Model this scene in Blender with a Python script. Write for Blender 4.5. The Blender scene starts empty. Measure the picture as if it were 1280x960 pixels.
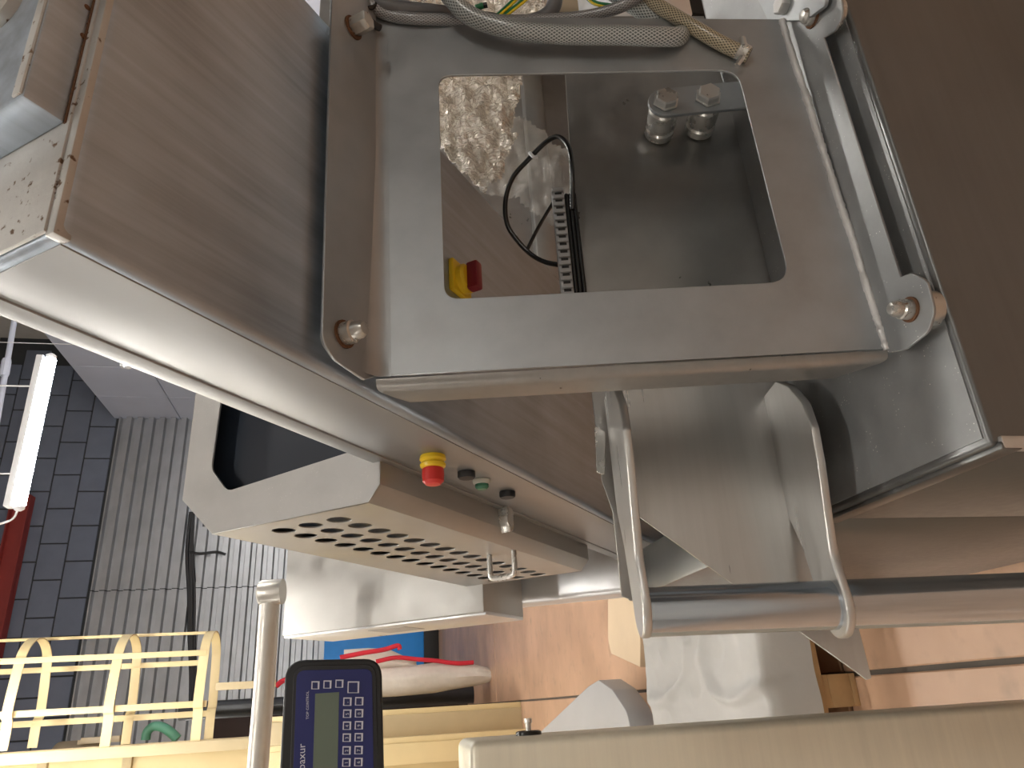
import bpy, bmesh, math, random
from mathutils import Vector, Matrix, noise
random.seed(7)
scene = bpy.context.scene
COL = scene.collection
V = Vector
PI = math.pi

# ------------------------------------------------------------------ camera
FPX = 922.0                                   # focal length in pixels of the 1280x960 frame
ex = V((-130, -2120, 922)).normalized()       # world X (along the machine) in camera axes (right, down, forward)
nd = V((4696, 113, 922)).normalized()
nd = (nd - ex * nd.dot(ex)).normalized()      # straight down in camera axes
ez = -nd
ey = ez.cross(ex)
CAM = V((0, 0, 1.6))
def c2w(v): v = V(v); return V((v.dot(ex), v.dot(ey), v.dot(ez)))
cam_d = bpy.data.cameras.new('camera'); cam = bpy.data.objects.new('camera', cam_d); COL.objects.link(cam)
cr, cu, cb = c2w((1, 0, 0)), c2w((0, -1, 0)), c2w((0, 0, -1))
cam.matrix_world = Matrix(((cr.x, cu.x, cb.x, CAM.x), (cr.y, cu.y, cb.y, CAM.y), (cr.z, cu.z, cb.z, CAM.z), (0, 0, 0, 1)))
cam_d.sensor_fit = 'HORIZONTAL'; cam_d.sensor_width = 36; cam_d.lens = 36 * FPX / 1280
cam_d.clip_start = .02; cam_d.clip_end = 100
scene.camera = cam

# ------------------------------------------------------------------ light and exposure
w = bpy.data.worlds.new('world'); scene.world = w; w.use_nodes = True
w.node_tree.nodes['Background'].inputs[0].default_value = (.8, .85, 1, 1)
w.node_tree.nodes['Background'].inputs[1].default_value = .15
scene.view_settings.view_transform = 'Standard'; scene.view_settings.look = 'None'
scene.view_settings.exposure = 0.35; scene.view_settings.gamma = 1.0
scene.view_settings.use_curve_mapping = False
TUBE_STRENGTH = 75.0                           # the hanging fluorescent tube and the added unseen ones

# ------------------------------------------------------------------ projection helpers
def ray(px, py): return c2w(((px - 640) / FPX, (py - 480) / FPX, 1))
def at(px, py, z): return CAM + ray(px, py) * z
def hit(px, py, p, N):
    r = ray(px, py); return CAM + r * ((p - CAM).dot(N) / r.dot(N))
X = V((1, 0, 0)); Z = V((0, 0, 1)); Y = V((0, 1, 0))
d = c2w((510, 370, 922)); d.x = 0; D1 = d.normalized()      # down the slope of the housing
D3 = X.cross(D1); D3 = D3 if D3.z > 0 else -D3              # across its thickness
d = c2w((1, -.0613, 0)); d.x = 0; D4 = d.normalized()       # down the support frame
N5 = X.cross(D4); N5 = N5 if N5.y < 0 else -N5              # out of the support frame, to the viewer

# ------------------------------------------------------------------ materials
MATS = {}
def newmat(name):
    m = bpy.data.materials.new(name); m.use_nodes = True; MATS[name] = m
    return m, m.node_tree.nodes, m.node_tree.links, m.node_tree.nodes['Principled BSDF']
def plain(name, col, rough=.5, metal=0, var=.12, vscale=6, bump=0, bscale=60, spec=.5, alpha=None, trans=0, emit=None, coat=0):
    m, n, l, b = newmat(name)
    b.inputs['Roughness'].default_value = rough; b.inputs['Metallic'].default_value = metal
    b.inputs['Specular IOR Level'].default_value = spec
    b.inputs['Transmission Weight'].default_value = trans
    b.inputs['Coat Weight'].default_value = coat
    tc = n.new('ShaderNodeTexCoord'); no = n.new('ShaderNodeTexNoise'); no.inputs['Scale'].default_value = vscale
    no.inputs['Detail'].default_value = 5
    l.new(tc.outputs['Object'], no.inputs['Vector'])
    mx = n.new('ShaderNodeMix'); mx.data_type = 'RGBA'
    mx.inputs[6].default_value = (*[c * (1 - var) for c in col], 1); mx.inputs[7].default_value = (*[min(1, c * (1 + var)) for c in col], 1)
    l.new(no.outputs['Fac'], mx.inputs[0]); l.new(mx.outputs[2], b.inputs['Base Color'])
    if bump:
        n2 = n.new('ShaderNodeTexNoise'); n2.inputs['Scale'].default_value = bscale; n2.inputs['Detail'].default_value = 4
        l.new(tc.outputs['Object'], n2.inputs['Vector'])
        bp = n.new('ShaderNodeBump'); bp.inputs['Strength'].default_value = bump; bp.inputs['Distance'].default_value = .01
        l.new(n2.outputs['Fac'], bp.inputs['Height']); l.new(bp.outputs[0], b.inputs['Normal'])
    if emit:
        b.inputs['Emission Color'].default_value = (*emit[0], 1); b.inputs['Emission Strength'].default_value = emit[1]
    if alpha is not None: b.inputs['Alpha'].default_value = alpha
    return m
def ramp(n, l, src, a, b_, ca=(0, 0, 0, 1), cb_=(1, 1, 1, 1)):
    r = n.new('ShaderNodeValToRGB'); r.color_ramp.elements[0].position = a; r.color_ramp.elements[1].position = b_
    r.color_ramp.elements[0].color = ca; r.color_ramp.elements[1].color = cb_
    l.new(src, r.inputs[0]); return r
def steel(name, col=(.5, .49, .475), rough=.36, streak=None, specks=0, rust=0, blotch=.14, rvar=.16, bump=.04, metal=.72):
    """brushed stainless sheet: streak = world direction of the brushing"""
    m, n, l, b = newmat(name)
    b.inputs['Metallic'].default_value = metal
    tc = n.new('ShaderNodeTexCoord')
    src = tc.outputs['Object']
    mp = n.new('ShaderNodeMapping')
    if streak is not None:
        q = V(streak).normalized().rotation_difference(V((1, 0, 0)))
        rot = n.new('ShaderNodeMapping'); rot.vector_type = 'POINT'
        rot.inputs['Rotation'].default_value = q.to_euler()
        l.new(src, rot.inputs[0]); l.new(rot.outputs[0], mp.inputs[0])
        mp.inputs['Scale'].default_value = (1.2, 26, 26)
    else:
        l.new(src, mp.inputs[0]); mp.inputs['Scale'].default_value = (9, 9, 9)
    a1 = n.new('ShaderNodeTexNoise'); a1.inputs['Scale'].default_value = 2.2; a1.inputs['Detail'].default_value = 6; a1.inputs['Roughness'].default_value = .62
    l.new(mp.outputs[0], a1.inputs['Vector'])
    a2 = n.new('ShaderNodeTexNoise'); a2.inputs['Scale'].default_value = 5; a2.inputs['Detail'].default_value = 4
    l.new(src, a2.inputs['Vector'])
    mx = n.new('ShaderNodeMix'); mx.data_type = 'FLOAT'; mx.inputs[0].default_value = .5
    l.new(a1.outputs['Fac'], mx.inputs[2]); l.new(a2.outputs['Fac'], mx.inputs[3])
    cr_ = ramp(n, l, mx.outputs[0], .3, .7, (*[c * (1 - blotch) for c in col], 1), (*[min(1, c * (1 + blotch)) for c in col], 1))
    colout = cr_.outputs[0]
    rr = n.new('ShaderNodeMapRange'); rr.inputs[1].default_value = .3; rr.inputs[2].default_value = .7
    rr.inputs[3].default_value = max(.05, rough - rvar); rr.inputs[4].default_value = rough + rvar
    l.new(mx.outputs[0], rr.inputs[0]); rout = rr.outputs[0]
    if specks:
        vo = n.new('ShaderNodeTexVoronoi'); vo.inputs['Scale'].default_value = 190; l.new(src, vo.inputs['Vector'])
        r2 = ramp(n, l, vo.outputs['Distance'], .10, .17, (1, 1, 1, 1), (0, 0, 0, 1))
        n3 = n.new('ShaderNodeTexNoise'); n3.inputs['Scale'].default_value = 30; l.new(src, n3.inputs['Vector'])
        r3 = ramp(n, l, n3.outputs['Fac'], .55, .62)
        mu = n.new('ShaderNodeMath'); mu.operation = 'MULTIPLY'; l.new(r2.outputs[0], mu.inputs[0]); l.new(r3.outputs[0], mu.inputs[1])
        mu2 = n.new('ShaderNodeMath'); mu2.operation = 'MULTIPLY'; l.new(mu.outputs[0], mu2.inputs[0]); mu2.inputs[1].default_value = specks
        m2 = n.new('ShaderNodeMix'); m2.data_type = 'RGBA'; l.new(mu2.outputs[0], m2.inputs[0]); l.new(colout, m2.inputs[6]); m2.inputs[7].default_value = (.9, .88, .84, 1)
        colout = m2.outputs[2]
    if rust:
        n4 = n.new('ShaderNodeTexNoise'); n4.inputs['Scale'].default_value = 85; n4.inputs['Detail'].default_value = 3; l.new(src, n4.inputs['Vector'])
        r4 = ramp(n, l, n4.outputs['Fac'], .66 - .1 * rust, .72 - .1 * rust)
        m3 = n.new('ShaderNodeMix'); m3.data_type = 'RGBA'; l.new(r4.outputs[0], m3.inputs[0]); l.new(colout, m3.inputs[6]); m3.inputs[7].default_value = (.11, .06, .03, 1)
        colout = m3.outputs[2]
        m4 = n.new('ShaderNodeMath'); m4.operation = 'SUBTRACT'; m4.inputs[0].default_value = metal; l.new(r4.outputs[0], m4.inputs[1]); m4.use_clamp = True
        l.new(m4.outputs[0], b.inputs['Metallic'])
    l.new(colout, b.inputs['Base Color']); l.new(rout, b.inputs['Roughness'])
    bp = n.new('ShaderNodeBump'); bp.inputs['Strength'].default_value = bump; bp.inputs['Distance'].default_value = .004
    l.new(a1.outputs['Fac'], bp.inputs['Height']); l.new(bp.outputs[0], b.inputs['Normal'])
    return m
def braid(name, dark, light, nu=16, nv=420, rough=.3):
    m, n, l, b = newmat(name)
    uv = n.new('ShaderNodeUVMap'); sp = n.new('ShaderNodeSeparateXYZ'); l.new(uv.outputs[0], sp.inputs[0])
    def stripes(sign):
        a = n.new('ShaderNodeMath'); a.operation = 'MULTIPLY'; a.inputs[1].default_value = nu * 2 * PI; l.new(sp.outputs[0], a.inputs[0])
        c = n.new('ShaderNodeMath'); c.operation = 'MULTIPLY'; c.inputs[1].default_value = sign * nv; l.new(sp.outputs[1], c.inputs[0])
        e = n.new('ShaderNodeMath'); e.operation = 'ADD'; l.new(a.outputs[0], e.inputs[0]); l.new(c.outputs[0], e.inputs[1])
        s = n.new('ShaderNodeMath'); s.operation = 'SINE'; l.new(e.outputs[0], s.inputs[0]); return s
    s1, s2 = stripes(1), stripes(-1)
    mxx = n.new('ShaderNodeMath'); mxx.operation = 'MAXIMUM'; l.new(s1.outputs[0], mxx.inputs[0]); l.new(s2.outputs[0], mxx.inputs[1])
    r = ramp(n, l, mxx.outputs[0], .2, .9, (*dark, 1), (*light, 1))
    l.new(r.outputs[0], b.inputs['Base Color']); b.inputs['Roughness'].default_value = rough
    b.inputs['Coat Weight'].default_value = .4; b.inputs['Coat Roughness'].default_value = .15
    return m

steel('housing_steel', (.38, .44, .51), .40, streak=D1, blotch=.36, rvar=.12)
steel('side_steel', (.32, .325, .325), .42, streak=D1, blotch=.05, rvar=.06, bump=.02)
steel('frame_steel', (.385, .405, .42), .42, blotch=.13, rvar=.10)
steel('body_steel', (.16, .165, .165), .36, streak=X, specks=.0, blotch=.12, rvar=.08)
steel('dusty_steel', (.36, .37, .375), .56, specks=.85, blotch=.16, rvar=.1)
steel('guard_steel', (.44, .435, .42), .45, blotch=.10, bump=.03)
steel('guard_cap_steel', (.48, .475, .465), .6, blotch=.14, bump=.10, specks=.3)
steel('weld_steel', (.50, .50, .49), .5, blotch=.2, rust=.35, bump=.35)
steel('bead_steel', (.66, .65, .64), .55, blotch=.2, bump=.6)
steel('bracket_steel', (.57, .565, .55), .33, streak=X, blotch=.10, rvar=.08)
steel('shaft_steel', (.54, .60, .67), .16, streak=D4, blotch=.14, rvar=.06, metal=.95)  # lengthwise colour streaks painted in for the shaft's highlights
steel('bolt_steel', (.52, .51, .48), .32, blotch=.15, rust=.25)
steel('bright_steel', (.68, .67, .64), .25, blotch=.08)
steel('plate_dark_steel', (.31, .305, .295), .34, blotch=.10, rvar=.08)
steel('post_painted_sheen', (.86, .82, .68), .45, streak=X, blotch=.10, rvar=.1, metal=.25)  # yellow reflection put into the base colour
steel('back_steel', (.32, .31, .30), .38, blotch=.15)
steel('light_back_steel', (.72, .73, .75), .40, blotch=.08)
steel('pipe_steel', (.62, .60, .56), .4, blotch=.08)
plain('rust', (.12, .055, .025), .9, var=.4, vscale=120)
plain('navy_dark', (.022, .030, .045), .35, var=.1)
plain('yellow_plastic', (.85, .58, .02), .35)
plain('red_plastic', (.62, .035, .03), .35)
plain('dark_red_plastic', (.23, .012, .02), .4)
plain('black_rubber', (.018, .02, .024), .45)
plain('black_gloss', (.012, .012, .012), .25)
plain('green_lens', (.08, .28, .17), .25, trans=.3)
plain('clear_ring', (.55, .55, .48), .3)
plain('duct_grey', (.34, .35, .36), .5)
plain('duct_hole', (.03, .03, .03), .8)
plain('indicator_black', (.012, .014, .017), .42)
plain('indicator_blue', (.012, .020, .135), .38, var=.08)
plain('indicator_key', (.016, .024, .12), .4)
plain('indicator_print', (.62, .64, .74), .5)
plain('lcd', (.13, .17, .135), .25, var=.08)
plain('cream_paint', (.72, .59, .32), .45, var=.05)
plain('cream_dull', (.52, .43, .26), .55, var=.08)
plain('blue_paint', (.03, .30, .85), .5, var=.08)
plain('black_base', (.01, .01, .01), .6)
plain('sack_cloth', (.74, .69, .62), .85, var=.12, vscale=14, bump=.2, bscale=30)
plain('red_cloth', (.62, .02, .04), .7)
plain('white_sheet', (.74, .73, .71), .8, var=.05, bump=.1, bscale=25)
plain('pallet_wood', (.46, .30, .15), .8, var=.3, vscale=12)
plain('board_beige', (.68, .53, .36), .75, var=.06)
plain('grey_paint', (.38, .38, .385), .45, var=.05)
plain('beige_paint', (.50, .42, .30), .55)
plain('rubber_hose', (.13, .135, .145), .45)
plain('wire_green', (.01, .17, .06), .4)
plain('wire_yellow', (.80, .62, .02), .4)
plain('corrugated', (.46, .48, .51), .4, metal=.75, var=.22, vscale=2.5)
plain('block_glow_tint', (.17, .20, .27), .85, var=.15, vscale=3, bump=.2, bscale=20)  # bluish lamp glow put into the block colour
plain('mortar', (.05, .055, .06), .9)
plain('wall_panel_glow_tint', (.60, .66, .80), .6, var=.08, vscale=1)  # pale blue of the lamp glow mixed into the panel colour
plain('ceiling_grey', (.6, .6, .6), .8)
plain('hall_wall', (.62, .61, .58), .8)
plain('beam_red', (.30, .04, .035), .5)
plain('dark_machine', (.05, .03, .028), .6)
plain('black_pipe', (.02, .022, .025), .28)
plain('tube_glow', (1, 1, 1), .5, emit=((.90, .95, 1.0), TUBE_STRENGTH))
plain('added_tube_glow', (1, 1, 1), .5, emit=((1.0, .95, .87), TUBE_STRENGTH))
plain('lamp_white', (.7, .72, .75), .4)
plain('teal_hose', (.10, .32, .22), .4)
plain('joint_grey', (.10, .085, .07), .9, var=.3, vscale=8)
braid('hose_clear', (.10, .115, .115), (.52, .56, .56), 18, 800)
braid('hose_yellowed', (.10, .085, .055), (.55, .48, .34), 16, 850)
braid('hose_grey', (.12, .12, .125), (.34, .35, .36), 14, 900)
# terracotta floor
m, n, l, b = newmat('terracotta')
tc = n.new('ShaderNodeTexCoord'); ge = n.new('ShaderNodeNewGeometry')
n1 = n.new('ShaderNodeTexNoise'); n1.inputs['Scale'].default_value = 1.6; n1.inputs['Detail'].default_value = 6; l.new(ge.outputs['Position'], n1.inputs['Vector'])
r1 = ramp(n, l, n1.outputs['Fac'], .3, .7, (.40, .245, .155, 1), (.60, .38, .25, 1))
n2 = n.new('ShaderNodeTexNoise'); n2.inputs['Scale'].default_value = 9; n2.inputs['Detail'].default_value = 5; l.new(ge.outputs['Position'], n2.inputs['Vector'])
r2 = ramp(n, l, n2.outputs['Fac'], .56, .8, (0, 0, 0, 1), (.7, .7, .7, 1))
mx = n.new('ShaderNodeMix'); mx.data_type = 'RGBA'; l.new(r2.outputs[0], mx.inputs[0]); l.new(r1.outputs[0], mx.inputs[6]); mx.inputs[7].default_value = (.30, .205, .14, 1)
l.new(mx.outputs[2], b.inputs['Base Color']); b.inputs['Roughness'].default_value = .42
bp = n.new('ShaderNodeBump'); bp.inputs['Strength'].default_value = .12; bp.inputs['Distance'].default_value = .01; l.new(n2.outputs['Fac'], bp.inputs['Height']); l.new(bp.outputs[0], b.inputs['Normal'])
# crinkled film
m, n, l, b = newmat('foil_film')
tc = n.new('ShaderNodeTexCoord'); mp = n.new('ShaderNodeMapping'); mp.inputs['Scale'].default_value = (60, 30, 26); mp.inputs['Rotation'].default_value = (.3, .5, .4)
l.new(tc.outputs['Object'], mp.inputs[0]); vo = n.new('ShaderNodeTexNoise'); vo.inputs['Scale'].default_value = 1.6; vo.inputs['Detail'].default_value = 5; vo.inputs['Distortion'].default_value = 1.2; l.new(mp.outputs[0], vo.inputs['Vector'])
b.inputs['Base Color'].default_value = (.97, .93, .85, 1); b.inputs['Metallic'].default_value = .72; b.inputs['Roughness'].default_value = .14
bp = n.new('ShaderNodeBump'); bp.inputs['Strength'].default_value = 1.0; bp.inputs['Distance'].default_value = .012; l.new(vo.outputs['Fac'], bp.inputs['Height']); l.new(bp.outputs[0], b.inputs['Normal'])
# clear film
m, n, l, b = newmat('clear_film')
b.inputs['Base Color'].default_value = (.75, .72, .68, 1); b.inputs['Roughness'].default_value = .12; b.inputs['Alpha'].default_value = .22
tc = n.new('ShaderNodeTexCoord'); no = n.new('ShaderNodeTexNoise'); no.inputs['Scale'].default_value = 25; l.new(tc.outputs['Object'], no.inputs['Vector'])
bp = n.new('ShaderNodeBump'); bp.inputs['Strength'].default_value = .8; bp.inputs['Distance'].default_value = .02; l.new(no.outputs['Fac'], bp.inputs['Height']); l.new(bp.outputs[0], b.inputs['Normal'])

# ------------------------------------------------------------------ object helpers
ORG = {}
def tag(o, label=None, cat=None, group=None, kind=None):
    if label: o['label'] = label
    if cat: o['category'] = cat
    if group: o['group'] = group
    if kind: o['kind'] = kind
    return o
def thing(name, loc, label, cat, group=None):
    o = bpy.data.objects.new(name, None); COL.objects.link(o); o.location = loc; o.empty_display_size = .05
    ORG[o.name] = V(loc); return tag(o, label, cat, group)
def fin(name, me, mat, parent=None, smooth=35, label=None, cat=None, group=None, kind=None):
    """link world-space mesh data as ONE object, under its thing or with its origin at its own base"""
    if parent is not None: org = ORG[parent.name]
    else:
        cs = [v.co for v in me.vertices]
        org = V(((min(c.x for c in cs) + max(c.x for c in cs)) / 2, (min(c.y for c in cs) + max(c.y for c in cs)) / 2, min(c.z for c in cs)))
    me.transform(Matrix.Translation(-org))
    me.materials.clear(); me.materials.append(MATS[mat])
    if smooth:
        for p in me.polygons: p.use_smooth = True
        me.set_sharp_from_angle(angle=math.radians(smooth))
    o = bpy.data.objects.new(name, me); COL.objects.link(o)
    if parent is not None: o.parent = parent
    else: o.location = org
    ORG[o.name] = org
    return tag(o, label, cat, group, kind)
def bm2me(bm, name):
    bmesh.ops.recalc_face_normals(bm, faces=bm.faces[:])
    me = bpy.data.meshes.new(name); bm.to_mesh(me); bm.free(); return me
def boxbm(bm, c, u, v, w, bev=0, seg=2):
    """box from corner c along the vectors u, v, w"""
    c, u, v, w = V(c), V(u), V(v), V(w)
    vs = [bm.verts.new(c + u * i + v * j + w * k) for i in (0, 1) for j in (0, 1) for k in (0, 1)]
    fs = []
    for q in ((0, 1, 3, 2), (4, 6, 7, 5), (0, 4, 5, 1), (2, 3, 7, 6), (0, 2, 6, 4), (1, 5, 7, 3)):
        fs.append(bm.faces.new([vs[i] for i in q]))
    if bev:
        es = list({e for f in fs for e in f.edges})
        bmesh.ops.bevel(bm, geom=es, offset=bev, segments=seg, profile=.5, affect='EDGES')
def box(name, c, u, v, w, mat, parent=None, bev=.002, seg=2, **k):
    bm = bmesh.new(); boxbm(bm, c, u, v, w, bev, seg); return fin(name, bm2me(bm, name), mat, parent, **k)
def abox(name, x0, x1, y0, y1, z0, z1, mat, parent=None, bev=.002, seg=2, **k):
    return box(name, (x0, y0, z0), (x1 - x0, 0, 0), (0, y1 - y0, 0), (0, 0, z1 - z0), mat, parent, bev, seg, **k)
def frame_of(N, p0):
    N = V(N).normalized(); U = V((1, 0, 0)) - N * N.x
    if U.length < .3: U = V((0, 1, 0)) - N * N.y
    U.normalize(); W = N; Vv = W.cross(U)
    return U, Vv, W
def fillet(pts, radii):
    out = []; n_ = len(pts)
    for i, p in enumerate(pts):
        r = radii[i]
        if r <= 0: out.append(p); continue
        a, c = pts[i - 1], pts[(i + 1) % n_]
        u1 = (a - p); u2 = (c - p); l1, l2 = u1.length, u2.length
        if l1 < 1e-9 or l2 < 1e-9: out.append(p); continue
        u1 /= l1; u2 /= l2; ang = math.acos(max(-1, min(1, u1.dot(u2))))
        if ang > PI - .02: out.append(p); continue
        t = min(r / math.tan(ang / 2), l1 * .48, l2 * .48)
        s, e = p + u1 * t, p + u2 * t
        for k in range(7):
            f = k / 6; out.append(s * (1 - f) ** 2 + p * 2 * f * (1 - f) + e * f ** 2)
    return out
def plate_pts(name, loops3d, N, thick, mat, parent=None, bev=.0008, **k):
    """flat sheet: loops3d[0] is the outline on the front face, further loops are holes; goes back by thick along -N"""
    p0 = loops3d[0][0]; U, Vv, W = frame_of(N, p0)
    cd = bpy.data.curves.new(name, 'CURVE'); cd.dimensions = '2D'; cd.fill_mode = 'BOTH'
    cd.extrude = max(thick / 2 - bev, 1e-5); cd.bevel_depth = bev; cd.bevel_resolution = 1; cd.offset = -bev
    for lp in loops3d:
        s = cd.splines.new('POLY'); s.points.add(len(lp) - 1); s.use_cyclic_u = True
        for q, p in zip(s.points, lp):
            r = p - p0; q.co = (r.dot(U), r.dot(Vv), 0, 1)
    tmp = bpy.data.objects.new('tmp', cd); COL.objects.link(tmp)
    dg = bpy.context.evaluated_depsgraph_get(); me = bpy.data.meshes.new_from_object(tmp.evaluated_get(dg))
    bpy.data.objects.remove(tmp); bpy.data.curves.remove(cd)
    o = p0 - W * (thick / 2)
    me.transform(Matrix(((U.x, Vv.x, W.x, o.x), (U.y, Vv.y, W.y, o.y), (U.z, Vv.z, W.z, o.z), (0, 0, 0, 1))))
    bm = bmesh.new(); bm.from_mesh(me); bmesh.ops.remove_doubles(bm, verts=bm.verts[:], dist=1e-6); bmesh.ops.recalc_face_normals(bm, faces=bm.faces[:]); bm.to_mesh(me); bm.free()
    k.setdefault('smooth', 0)
    return fin(name, me, mat, parent, **k)
def loop_px(pxs, p0, N):
    """pixels (x, y[, corner radius in m]) to a filleted outline on the plane"""
    P = [hit(q[0], q[1], p0, N) for q in pxs]; R = [q[2] if len(q) > 2 else 0 for q in pxs]
    return fillet(P, R) if any(R) else P
def plate(name, pxs, p0, N, thick, mat, parent=None, holes=(), bev=.0008, **k):
    return plate_pts(name, [loop_px(pxs, p0, N)] + [loop_px(h, p0, N) for h in holes], N, thick, mat, parent, bev, **k)
def spline(pts, sub=8):
    P = [V(p) for p in pts]
    if len(P) < 3: return P
    out = []
    for i in range(len(P) - 1):
        a = P[i - 1] if i else P[0] * 2 - P[1]; b_, c = P[i], P[i + 1]; d_ = P[i + 2] if i + 2 < len(P) else c * 2 - b_
        for k in range(sub):
            t = k / sub
            out.append(.5 * ((2 * b_) + (c - a) * t + (2 * a - 5 * b_ + 4 * c - d_) * t * t + (3 * b_ - a - 3 * c + d_) * t ** 3))
    out.append(P[-1]); return out
def tube_bm(bm, pts, r, seg=12, sub=8, cap=True):
    P = spline(pts, sub) if sub else [V(p) for p in pts]
    uvl = bm.loops.layers.uv.verify()
    T = [(P[min(i + 1, len(P) - 1)] - P[max(i - 1, 0)]).normalized() for i in range(len(P))]
    nrm = T[0].orthogonal().normalized(); rings = []; L = 0; Ls = []
    for i, p in enumerate(P):
        nrm = (nrm - T[i] * nrm.dot(T[i])).normalized(); bi = T[i].cross(nrm)
        if i: L += (P[i] - P[i - 1]).length
        Ls.append(L); rr = r if not callable(r) else r(i / (len(P) - 1))
        rings.append([bm.verts.new(p + (nrm * math.cos(2 * PI * k / seg) + bi * math.sin(2 * PI * k / seg)) * rr) for k in range(seg)])
    for i in range(len(rings) - 1):
        for k in range(seg):
            f = bm.faces.new((rings[i][k], rings[i][(k + 1) % seg], rings[i + 1][(k + 1) % seg], rings[i + 1][k]))
            for lp, uv in zip(f.loops, ((k / seg, Ls[i]), ((k + 1) / seg, Ls[i]), ((k + 1) / seg, Ls[i + 1]), (k / seg, Ls[i + 1]))): lp[uvl].uv = uv
    if cap:
        bm.faces.new(rings[0][::-1]); bm.faces.new(rings[-1])
def tube(name, pts, r, mat, parent=None, seg=12, sub=8, **k):
    bm = bmesh.new(); tube_bm(bm, pts, r, seg, sub); return fin(name, bm2me(bm, name), mat, parent, smooth=50, **k)
def lathe(name, base, axis, prof, mat, parent=None, seg=24, **k):
    """prof = [(radius, height)] along axis from base; seg 6 makes a hexagon"""
    bm = bmesh.new(); A = V(axis).normalized(); U = A.orthogonal().normalized(); W = A.cross(U); rings = []
    for r, h in prof:
        if r < 1e-6: rings.append([bm.verts.new(base + A * h)])
        else: rings.append([bm.verts.new(base + A * h + (U * math.cos(2 * PI * i / seg) + W * math.sin(2 * PI * i / seg)) * r) for i in range(seg)])
    for a, b_ in zip(rings, rings[1:]):
        for i in range(seg):
            j = (i + 1) % seg
            if len(a) == 1 and len(b_) == 1: continue
            if len(a) == 1: bm.faces.new((a[0], b_[j], b_[i]))
            elif len(b_) == 1: bm.faces.new((a[i], a[j], b_[0]))
            else: bm.faces.new((a[i], a[j], b_[j], b_[i]))
    if len(rings[0]) > 1: bm.faces.new(rings[0][::-1])
    if len(rings[-1]) > 1: bm.faces.new(rings[-1])
    return fin(name, bm2me(bm, name), mat, parent, **k)
def text(name, s, origin, right, up, size, mat, parent):
    cd = bpy.data.curves.new(name, 'FONT'); cd.body = s; cd.size = size; cd.extrude = .0002; cd.resolution_u = 2
    tmp = bpy.data.objects.new('tmp', cd); COL.objects.link(tmp)
    dg = bpy.context.evaluated_depsgraph_get(); me = bpy.data.meshes.new_from_object(tmp.evaluated_get(dg))
    bpy.data.objects.remove(tmp); bpy.data.curves.remove(cd)
    R_ = V(right).normalized(); U_ = V(up); U_ = (U_ - R_ * U_.dot(R_)).normalized(); W = R_.cross(U_); o = V(origin)
    me.transform(Matrix(((R_.x, U_.x, W.x, o.x), (R_.y, U_.y, W.y, o.y), (R_.z, U_.z, W.z, o.z), (0, 0, 0, 1))))
    return fin(name, me, mat, parent, smooth=0)

# ================================================================== the hall
WY = 18.2          # back wall
RX = 6.95          # side partition
LX, NY, CZ = -9.0, -8.0, 10.5
fl = abox('floor', LX, 8.0, NY, WY + .2, -.12, -.012, 'joint_grey', bev=0, kind='structure')
xj = [LX, -7.4, -5.9, -4.4, -2.95, -1.45, .03, 1.5, 3.0, 4.5, 6.0, 8.0]
yj = [NY, -5.6, -2.9, -.3, 2.42, 9.4, 12.9, WY]
for i in range(len(xj) - 1):
    for j in range(len(yj) - 1):
        box('slab', (xj[i] + .008, yj[j] + .008, -.05), (xj[i + 1] - xj[i] - .016, 0, 0), (0, yj[j + 1] - yj[j] - .016, 0), (0, 0, .05 + random.uniform(-.0015, .0015)), 'terracotta', fl, bev=.004, seg=1)
wb = abox('wall_back', LX, 9.0, WY, WY + .3, 0, CZ, 'mortar', bev=0, kind='structure')
# corrugated cladding: trapezoid ribs running along X, in sheets
def corrugated(x0, x1, z0, z1, parent):
    bm = bmesh.new(); z = z0; pr = []
    while z < z1 - .01:
        for dz, dy in ((0, 0), (.085, 0), (.11, -.12), (.225, -.12)): pr.append((min(z + dz, z1), dy))
        z += .25
    pr.append((z1, 0)); pr = [q for k, q in enumerate(pr) if k == 0 or q[0] > pr[k - 1][0] + 1e-5]
    a = [bm.verts.new((x0, WY - .03 + dy, zz)) for zz, dy in pr]; b_ = [bm.verts.new((x1, WY - .03 + dy, zz)) for zz, dy in pr]
    for i in range(len(pr) - 1): bm.faces.new((a[i], b_[i], b_[i + 1], a[i + 1]))
    me = bpy.data.meshes.new('corrugated_sheet'); bm.to_mesh(me); bm.free()
    fin('corrugated_sheet', me, 'corrugated', parent, smooth=0)
for x0, x1 in ((-8.9, -5.0), (-4.98, -1.1), (-1.08, 2.8), (2.82, 6.9)):
    for z0, z1 in ((.3, 4.05), (4.06, 7.45)): corrugated(x0, x1, z0, z1, wb)
for r_ in range(5):
    x = -4.5 - (.4 if r_ % 2 else 0)
    while x < 8.2:
        box('block', (x, WY - .03, 7.55 + r_ * .58), (.77, 0, 0), (0, .1, 0), (0, 0, .55), 'block_glow_tint', wb, bev=.008, seg=1); x += .80
wr = abox('wall_right', RX, RX + .2, NY, WY, 0, 7.6, 'mortar', bev=0, kind='structure')
for j in range(9):
    for r_ in range(5):
        box('panel', (RX - .04, 4.0 + j * 1.6, .02 + r_ * 1.52), (.05, 0, 0), (0, 1.58, 0), (0, 0, 1.50), 'wall_panel_glow_tint', wr, bev=.006, seg=1)
abox('wall_left', LX - .2, LX, NY, WY, 0, CZ, 'hall_wall', bev=0, kind='structure')
abox('wall_front', LX, 9.0, NY - .2, NY, 0, CZ, 'hall_wall', bev=0, kind='structure')
abox('wall_end', 9.0, 9.2, NY, WY, 0, CZ, 'hall_wall', bev=0, kind='structure')
abox('ceiling', LX, 9.2, NY, WY + .3, CZ, CZ + .2, 'ceiling_grey', bev=0, kind='structure')

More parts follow.
